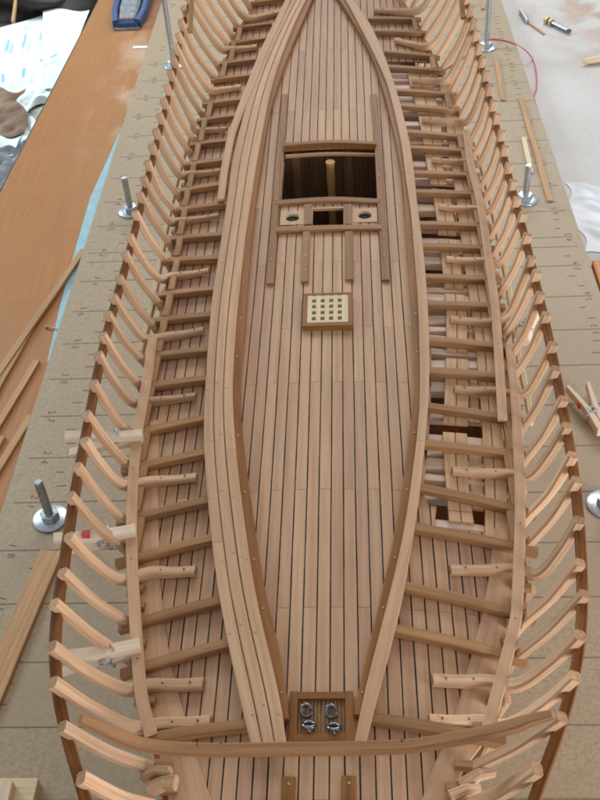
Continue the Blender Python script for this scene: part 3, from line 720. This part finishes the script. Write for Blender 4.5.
rail_px('mooring_slot', [(289,778),(288,812)], .0052, .0022, .0006, 'brown', ship, .2, (.22,)); rail_px('mooring_slot', [(349,777),(348.5,812)], .0054, .0022, .0006, 'brown', ship, .2, (.22,))

# ------------------------------------------------------------------ clothes pegs
def peg(label, A, B, up=(0,0,1), length=.036, red=False, group='small wooden pegs', sz=1.0):
    """A: world point of the jaw end, B: direction point of the tail end"""
    A, B = Vector(A), Vector(B); d = (B-A).normalized(); L = length
    t = thing('clothes_peg', label, 'peg', A, 0, group)
    upv = Vector(up); upv = (upv-d*upv.dot(d)).normalized(); side = d.cross(upv)
    w = .0052*sz
    for s in (1, -1):
        b = BM()
        pts = [A + upv*s*.0020*sz, A + d*L*.30 + upv*s*.0021*sz, A + d*L*.52 + upv*s*.0027*sz, A + d*L + upv*s*.0062*sz]
        sweep(b, pts, [w, w, w, w*.96], [.0038*sz, .0038*sz, .0030*sz, .0020*sz], side, .1)
        if red and s == 1:
            q = A + d*L*.62 + upv*(.0049*sz); sweep(b, [q-d*.0022, q+d*.0012], w*.8, .0016*sz, side, .2, mi=1)
        obj('leg', b, ['peg', 'red'], t)
    b = BM(); c = A + d*L*.42; r = .0021*sz
    pts = [c + side*(-w*.75 + w*1.5*i/40) + (d*math.cos(i*.95) + upv*math.sin(i*.95))*r*1.15 for i in range(41)]
    tube(b, pts, .00036*sz, 6)
    for s in (1, -1):
        e = c + side*s*w*.62; tube(b, [e - d*.001 + upv*s*r, e + upv*s*.0045*sz - d*L*.08, e + upv*s*.0046*sz - d*L*.12 - side*s*w*.9], .00036*sz, 6)
    obj('spring', b, 'steel', t, True)
    return t
for lab, a, c, red in (('pale wooden peg clipped on the left batten, uppermost of its row', (143,438), (69,444), False),
                       ('pale wooden peg with a red mark clipped on the left batten in the middle', (136.5,533), (58,547), True),
                       ('pale wooden peg clipped on the left batten nearest the stern', (141,648), (57,666), False)):
    A, B = V(on(*a, .0062)), V(atz(*c, on(*a, .0062)[2]+.0005)); peg(lab, A, B, red=red, length=(B-A).length*1.02)
A = V(on(522, 342, .004)); B = V(atz(532, 300, .316)); peg('pale wooden peg hanging among the right-hand frames', A, B, up=(1,.2,.3), length=.030)
# large peg lying on the board at the right rail
t0 = atz(604, 432, .009); t1 = atz(565, 366, .009)
peg('larger wooden peg with a red mark lying on the board beside the right rail', t0, t1, up=(-.8,.6,.0), length=.062, red=True, sz=1.6, group=None)

# ------------------------------------------------------------------ threaded rods through the board
def rod(label, px, py, h, wr=.0148, group='threaded rods through the board'):
    P = V(atz(px, py, 0)); t = thing('threaded_rod', label, 'bolt', P, 0, group)
    b = BM(); lathe(b, [(.004,0),(wr,0),(wr,.0014),(wr-.0006,.002),(.0042,.002)], P, seg=36); obj('washer', b, 'steel', t, False)
    b = BM(); lathe(b, [(.0080,.002),(.0085,.0026),(.0085,.0082),(.0079,.0088),(.0042,.009)], P, seg=6, smooth=False); obj('nut', b, 'steel', t)
    prof = []; z = .0; pitch = .00125
    while z < h-.001: prof += [(.0039, z), (.0034, z+pitch*.5)]; z += pitch
    prof += [(.0036, h-.0008), (.0028, h)]
    b = BM(); lathe(b, prof, P, seg=20); obj('rod', b, 'steel', t); return t
rod('short threaded rod with wide washer beside the left rail', 51, 519, .0485, .0155)
rod('short threaded rod left of the hull amidships', 131, 212, .048)
rod('tall threaded rod standing left of the bow', 174, 66, .17)
rod('tall threaded rod with bright nut standing right of the bow', 486, 48, .17)
rod('short threaded rod right of the hull beside a cream chip', 525, 200, .047)
rod('threaded rod with wide washer cut by the right picture edge', 606, 505, .045, .0165)

# ------------------------------------------------------------------ loose sticks and scraps
def stick(label, a, c, w, z, th=.003, mat='stick', cat='wood strip', grp=None, name='wood_strip', z2=None):
    A, B = V(atz(*a, z)), V(atz(*c, z if z2 is None else z2)); b = BM(); o = (A+B)/2
    n = 6; pts = [A.lerp(B, i/n)+Vector((random.uniform(-.0003,.0003), 0, 0)) for i in range(n+1)]
    sweep(b, pts, th, w, (0,0,1), .12); ob = obj(name, b, mat, None, origin=(o.x, o.y, min(A.z, B.z)-th/2)); tag(ob, label, cat, grp); return ob
g = 'offcut strips on the orange panel'
stick('longest thin wood strip crossing the pale blue sheet and the panel', (84,250), (-14,392), .0072, -.0030, .0035, grp=g, z2=-.0052)
stick('thin wood strip touching the longest strip, left on the panel', (32,326), (-14,408), .0075, -.0062, .0033, grp=g)
stick('short wood strip with split end, alone on the panel', (37,361), (-12,442), .0072, -.0062, .0033, grp=g)
stick('wood strip reaching under the edge of the hardboard', (31,416), (-12,486), .0072, -.0064, .003, grp=g)
stick('tiny end of a wood strip at the left picture edge', (2,437), (-14,466), .0072, -.0064, .003, grp=g)
stick('broad brown wood strip leaning past the left rail onto the hardboard', (52,552), (-16,712), .0195, .0021, .004)
stick('slim brown wood strip beside the tall rod, on the right of the board', (496,58), (503,100), .0065, .0014, .002)
stick('long slim brown wood strip lying along the right of the board', (521,99), (550,201), .0072, .0014, .002)
stick('short brown wood strip at the far right top of the board', (486,-10), (483,9), .0065, .0014, .002)
stick('cream chip of wood beside the right-hand short rod', (524,138), (531,172), .0058, .002, .003, 'cream', 'wood chip', name='wood_chip')
# stepped block at the lower left corner
blk = thing('stepped_block', 'pale stepped wood block in the lower left corner', 'block', atz(5, 798, 0))
P = atz(38, 778, .010); Q = atz(0, 778, .010)
b = BM(); box(b, P[0]-.06, P[0], P[1]-.05, P[1], 0, .010, 'x', bev=.05); obj('base', b, 'cream', blk)
P2 = atz(13, 781, .018); b = BM(); box(b, P2[0]-.05, P2[0], P2[1]-.04, P2[1], .010, .018, 'y', bev=.08); obj('upper_step', b, 'peg', blk)
# pale blue sheet wedged between panel and board
b = bmesh.new(); tr = [(119,133),(105,165),(90,198),(75,250),(60,306),(47,362)]
A = [V(atz(x, y, -.0072)) for x, y in tr]; top = [b.verts.new(p) for p in A] ; e = [b.verts.new((BX0-.0004, p.y, -.0072)) for p in A]
for i in range(len(A)-1): b.faces.new((top[i], top[i+1], e[i+1], e[i]))
r = bmesh.ops.extrude_face_region(b, geom=list(b.faces)); bmesh.ops.translate(b, vec=(0,0,-.0007), verts=[v for v in r['geom'] if isinstance(v, bmesh.types.BMVert)])
tag(obj('blue_sheet', b, 'blue', None, origin=A[3]), 'pale blue plastic sheet showing between orange panel and hardboard', 'sheet')
# small nail by the sheet
P, Q = V(atz(46, 327, -.0066)), V(atz(58, 328.5, -.0056)); b = BM(); d = (Q-P).normalized()
lathe(b, [(.0018,0),(.0018,.0006),(.0007,.0007),(.0007,(Q-P).length-.002),(.0001,(Q-P).length)], P, axis=d, seg=10)
tag(obj('small_nail', b, 'steel', None, origin=P), 'small steel nail lying across the pale blue sheet', 'nail')

# on the white bench, far right
def lie(px, py, z): return V(atz(px, py, z))
bl = thing('hex_bolt', 'brass-coloured bolt with a nut lying on the white bench', 'bolt', lie(558, 24, -.018))
A, B = lie(546, 20, -.0135), lie(570, 31.5, -.0135); d = B-A; b = BM(); L = d.length
lathe(b, [(.0036,.004)]+[(r_, .004+i*.0012) for i in range(int((L-.006)/.0012)) for r_ in (.0036,)]+[(.0030,L)], A, axis=d, seg=14); obj('shank', b, 'dsteel', bl)
b = BM(); lathe(b, [(.0055,0),(.0065,.0006),(.0065,.0052),(.0055,.0058)], A, axis=d, seg=6, smooth=False); obj('head', b, 'brass', bl)
b = BM(); lathe(b, [(.0062,.0100),(.0062,.0145)], A, axis=d, seg=6, smooth=False); obj('nut', b, 'brass', bl)
A, B = lie(521, 11, -.0145), lie(527, 21, -.0145); b = BM(); d = B-A
lathe(b, [(.0030,0),(.0038,.0006)]+[(.0038 if i % 2 else .0034, .001+i*.0007) for i in range(int(d.length/.0007))]+[(.0034, d.length+.002)], A, axis=d, seg=14)
tag(obj('short_stud', b, 'steel', None, origin=A), 'short bright steel stud lying on the white bench', 'stud')
stick('thin brown sliver of wood on the white bench beside the stud', (529,23), (544,34), .0035, -.0165, .002, 'stick', 'wood sliver', name='wood_sliver')
pts = [lie(x, y, z) for x, y, z in ((440,72,.0014),(462,58,.0014),(485,40.5,.0014),(500,39.5,.0014),(514,43,.0014),(525,50,.0005),(533,60,-.0166),(536.5,74,-.0166),(536.5,88,-.0166),(534,97,-.0166),(538,112,-.0166))]
b = BM(); tube(b, crom(pts, 6), .0011, 8); tag(obj('red_wire', b, 'redwire', None, True, origin=pts[2]), 'red wire looping from the board onto the white bench', 'wire')
A, B = lie(583, 62, -.013), lie(618, 56, -.012); b = BM(); d = (B-A)
sweep(b, [A, A+d*.12, A+d*.3, B], [.004, .008, .0105, .0105], [.004, .008, .0095, .0095], (0,0,1), round_=True, seg=12)
tag(obj('wooden_dowel', b, 'cream', None, True, origin=A), 'cream pointed wooden dowel at the right picture edge', 'dowel')
# right edge: plastic bag, brown block, white block
b = bmesh.new(); gw = 44
c0 = atz(596, 214, -.018); rnd = random.Random(3); fl = [(rnd.uniform(20, 110), rnd.uniform(20, 110), rnd.uniform(0, 6)) for _ in range(9)]
def wrinkle(x, y): return sum(abs(math.sin(a*x+c_*y*.6+p_)) for a, c_, p_ in fl)/9
grid = []
for i in range(gw+1):
    row = []
    for j in range(gw+1):
        u, v = i/gw, j/gw; e = min(1, 5*min(u, 1-u, v, 1-v))
        x = c0[0]+.035+(u-.5)*.13+.012*math.sin(v*9)*(.3+abs(u-.5)); y = c0[1]-.012+(v-.5)*.15+.010*math.sin(u*8+1)
        row.append(b.verts.new((x, y, -.0172+e*(.002+.007*(wrinkle(x, y)-.45)**2*6))))
    grid.append(row)
for i in range(gw):
    for j in range(gw): b.faces.new((grid[i][j], grid[i+1][j], grid[i+1][j+1], grid[i][j+1]))
m, nt, bs = new_mat('milky_plastic'); bs.inputs['Base Color'].default_value = srgb(218,222,228); bs.inputs['Roughness'].default_value = .35
tag(obj('plastic_bag', b, m, None, True, origin=c0), 'crumpled milky plastic bag on the white bench at the right', 'plastic bag')
P = atz(592, 262, -.006); b = BM(); box(b, P[0], P[0]+.07, P[1]-.055, P[1], -.018, -.004, 'y', bev=.06); tag(obj('wood_offcut', b, 'hold', None, origin=(P[0]+.035, P[1]-.027, -.018)), 'orange-brown wood offcut beside the board at the right edge', 'offcut')

# ------------------------------------------------------------------ blue clamp on the panel
cl = thing('bar_clamp', 'blue and grey clamp jaw gripping the far end of the veneered panel', 'clamp', atz(128, 26, -.008))
P = atz(128, 27, -.008); z = -.0078
b = BM()
for x in (-.024, .024): sweep(b, [(P[0]+x*.75, P[1]-.004, z+.006), (P[0]+x, P[1]+.03, z+.010), (P[0]+x*1.05, P[1]+.09, z+.016), (P[0]+x*1.0, P[1]+.20, z+.03)], .016, .010, (0,0,1), .2)
sweep(b, [(P[0]-.018, P[1]-.004, z+.005), (P[0]+.018, P[1]-.004, z+.005)], .010, .008, (0,0,1), .2)
obj('jaw', b, 'clampb', cl)
b = BM(); sweep(b, [(P[0], P[1]+.002, z+.008), (P[0], P[1]+.04, z+.012), (P[0], P[1]+.11, z+.018), (P[0], P[1]+.2, z+.03)], [.012,.02,.024,.03], [.026,.032,.030,.028], (0,0,1), .2); obj('body', b, 'clampg', cl)
b = BM(); sweep(b, [(P[0]-.02, P[1]-.007, z+.0015), (P[0]+.02, P[1]-.007, z+.0015)], .003, .012, (0,0,1), .2); obj('pad', b, 'clampg', cl)
P = V(atz(133, 47.5, -.0075)); Q = V(atz(148, 47, -.0075)); b = BM(); bar(b, P, Q, .001, .008); tag(obj('paper_scrap', b, 'paper', None, origin=P), 'small white scrap on the panel below the blue clamp', 'scrap')

# ------------------------------------------------------------------ lower side table with drawings and clutter, left
b = BM(); box(b, -1.7, -.52, .4, 3.2, -.17, -.14, bev=.02); o = obj('side_table', b, plain('side_table', (120,92,72), .6, var=.3, scale=8)); o['kind'] = 'structure'
for x, y in ((-1.65,.5),(-.57,.5),(-1.65,3.1),(-.57,3.1)): pass
def sheet(label, corners, z, wav=.003, marks=(), name='drawing_sheet', z1=None):
    C4 = [V(atz(x, y, z)) for x, y in corners]; b = bmesh.new(); n = 12; gr = []
    for i in range(n+1):
        row = []
        for j in range(n+1):
            u, v = i/n, j/n; p = C4[0].lerp(C4[1], u).lerp(C4[3].lerp(C4[2], u), v)
            row.append(b.verts.new(p + Vector((0,0,wav*(math.sin(u*5+v*2)+math.sin(v*6-u)))))) 
        gr.append(row)
    for i in range(n):
        for j in range(n): b.faces.new((gr[i][j], gr[i+1][j], gr[i+1][j+1], gr[i][j+1]))
    c = (C4[0]+C4[2])/2
    o = thing(name, label, 'drawing', (c.x, c.y, z))
    obj('paper', b, 'paper', o, True)
    if marks:
        for (x0, y0), (x1, y1), w in marks:
            A, B = V(atz(x0, y0, z+wav*2+.002)), V(atz(x1, y1, z+wav*2+.002)); b = BM(); bar(b, A, B, .0004, w*.7); obj('drawn_figure', b, 'ink', o)
    return o
sheet('large white drawing with blue figures, farther sheet on the side table', [(-30,40),(43,12),(45,90),(-30,104)], -.125, marks=[((6,50),(9,40),.008),((23,47),(26,34),.007),((3,82),(3,74),.008),((23,77),(24,68),.009),((40,40),(41,33),.004)])
sheet('white drawing with faint blue figures, nearest the veneered panel', [(43,11),(90,5),(66,80),(45,90)], -.120, marks=[((50,58),(57,54),.006),((40,62),(42,59),.006)])
def crumple(label, px, py, sx, sy, sz_, z, mat, name, cat, seed):
    rnd = random.Random(seed); P = atz(px, py, z); b = bmesh.new(); bmesh.ops.create_icosphere(b, subdivisions=5, radius=1)
    ph = [rnd.uniform(0, 6) for _ in range(6)]
    for v in b.verts:
        c = v.co.copy(); k = 1+.20*math.sin(3*c.x+ph[0])*math.sin(5*c.y+ph[1])+.12*math.sin(7*c.z+ph[2]+3*c.x)+.03*math.sin(9*c.x+ph[3]+5*c.y)*math.sin(11*c.z+9*c.y+ph[4])+rnd.uniform(-.006,.006)
        v.co = Vector((c.x*sx*k, c.y*sy*k, max(c.z, -.35)*sz_*k))
    bmesh.ops.translate(b, vec=Vector((P[0], P[1], z+.3*sz_)), verts=b.verts)
    tag(obj(name, b, mat, None, True, origin=(P[0], P[1], z)), label, cat)
tz = -.14
sheet('plain white sheet under the clutter left of the panel', [(-20,140),(26,128),(12,155),(-20,156)], -.128, name='paper_sheet')
sheet('white sheet edge-on below the large drawing', [(10,96),(54,84),(40,112),(10,118)], -.132, name='paper_sheet')
def wrinkled(label, px, py, sx, sy, z, amp, mat, name, cat, seed, rot=0.0):
    rnd = random.Random(seed); P = atz(px, py, z); fl = [(rnd.uniform(-95, 95), rnd.uniform(-95, 95), rnd.uniform(0, 6)) for _ in range(7)]; b = bmesh.new(); n = 40; g_ = []
    for i in range(n+1):
        row = []
        for j in range(n+1):
            u, v = i/n-.5, j/n-.5; e = min(1, 6*min(.5-abs(u), .5-abs(v))+.15)
            x, y = u*sx+.15*sx*math.sin(5*v+seed)*abs(u), v*sy+.12*sy*math.sin(6*u+seed)
            h = sum(abs(math.sin(a*x+c_*y+p_)) for a, c_, p_ in fl)/7
            row.append(b.verts.new((P[0]+x*math.cos(rot)-y*math.sin(rot), P[1]+x*math.sin(rot)+y*math.cos(rot), z+.002+amp*e*(h*1.4-.35))))
        g_.append(row)
    for i in range(n):
        for j in range(n): b.faces.new((g_[i][j], g_[i+1][j], g_[i+1][j+1], g_[i][j+1]))
    tag(obj(name, b, mat, None, origin=(P[0], P[1], z)), label, cat)
wrinkled('crumpled grey rag beside the panel edge', 26, 116, .10, .12, tz, .016, plain('rag_grey', (188,186,178), .8, var=.2, scale=30), 'rag', 'rag', 1, .4)
wrinkled('crumpled white paper left of the veneered panel', 12, 131, .13, .10, tz, .012, 'paper', 'crumpled_paper', 'paper', 2, -.3)
wrinkled('dark grey cloth low at the left picture edge', -2, 166, .12, .13, tz, .018, plain('grey_bundle', (150,154,164), .6, var=.4, scale=30), 'grey_cloth', 'cloth', 4, .2)
wrinkled('small crumpled white wrapper between drawing and rag', 34, 101, .07, .06, tz+.012, .014, 'paper', 'paper_wrapper', 'wrapper', 9, .8)
wrinkled('brown paper wrapping at the left picture edge', 0, 112, .09, .16, tz+.012, .012, plain('brown_paper', (150,120,96), .7, var=.3, scale=25), 'brown_paper', 'paper', 3, .15)
crumple('dark brown box-like bundle behind the drawings', 30, 2, .16, .10, .06, tz, 'dkplast', 'dark_bundle', 'bundle', 5)
crumple('dark bag behind the far end of the panel', 90, -6, .16, .12, .07, tz, plain('dark_bag', (78,66,58), .7, var=.3, scale=20), 'dark_bag', 'bag', 6)
b = BM(); bar(b, V(atz(13, 22, -.11)), V(atz(17, -8, -.09)), .006, .006); tag(obj('thin_cane', b, 'stick', None, origin=atz(13, 22, -.11)), 'thin wooden cane in the dark corner behind the drawings', 'cane')

# ------------------------------------------------------------------ light
w = bpy.data.worlds.new('World'); S.world = w; w.use_nodes = True
bg = w.node_tree.nodes['Background']; bg.inputs[0].default_value = (.975, .985, 1.0, 1); bg.inputs[1].default_value = .52
def area(name, loc, tgt, sx, sy, power, col):
    l = bpy.data.lights.new(name, 'AREA'); l.shape = 'RECTANGLE'; l.size, l.size_y = sx, sy; l.energy = power; l.color = col
    o = bpy.data.objects.new(name, l); COL.objects.link(o); o.location = loc
    o.rotation_euler = (Vector(tgt)-Vector(loc)).to_track_quat('-Z', 'Y').to_euler(); return o
area('window_right', (1.25, -.50, .46), (.08, .34, .28), .7, .6, 25, (1.0, .985, .97))
area('window_far', (.3, 3.2, 1.9), (0, .7, .2), 2.2, 1.1, 50, (1.0, 1.0, .99))
wl = area('window_left', (-1.9, 2.3, 1.0), (-.95, 1.85, -.14), .8, .8, 42, (.78, .95, 1.0))

# ------------------------------------------------------------------ camera
cd = bpy.data.cameras.new('camera'); cam = bpy.data.objects.new('camera', cd); COL.objects.link(cam)
cd.sensor_fit = 'HORIZONTAL'; cd.sensor_width = 36; cd.lens = 36*F/600; cd.clip_start = .01; cd.clip_end = 50
right = Vector(RM @ np.array([1,0,0])); upv = -Vector(RM @ np.array([0,1,0])); back = -Vector(RM @ np.array([0,0,1]))
mw = Matrix.Identity(4)
for i in range(3): mw[i][0], mw[i][1], mw[i][2], mw[i][3] = right[i], upv[i], back[i], CP[i]
cam.matrix_world = mw; S.camera = cam
S.view_settings.view_transform = 'Standard'; S.view_settings.look = 'None'; S.view_settings.exposure = -0.24; S.view_settings.gamma = 1.0
S.cycles.max_bounces = 6; S.cycles.filter_width = 1.9
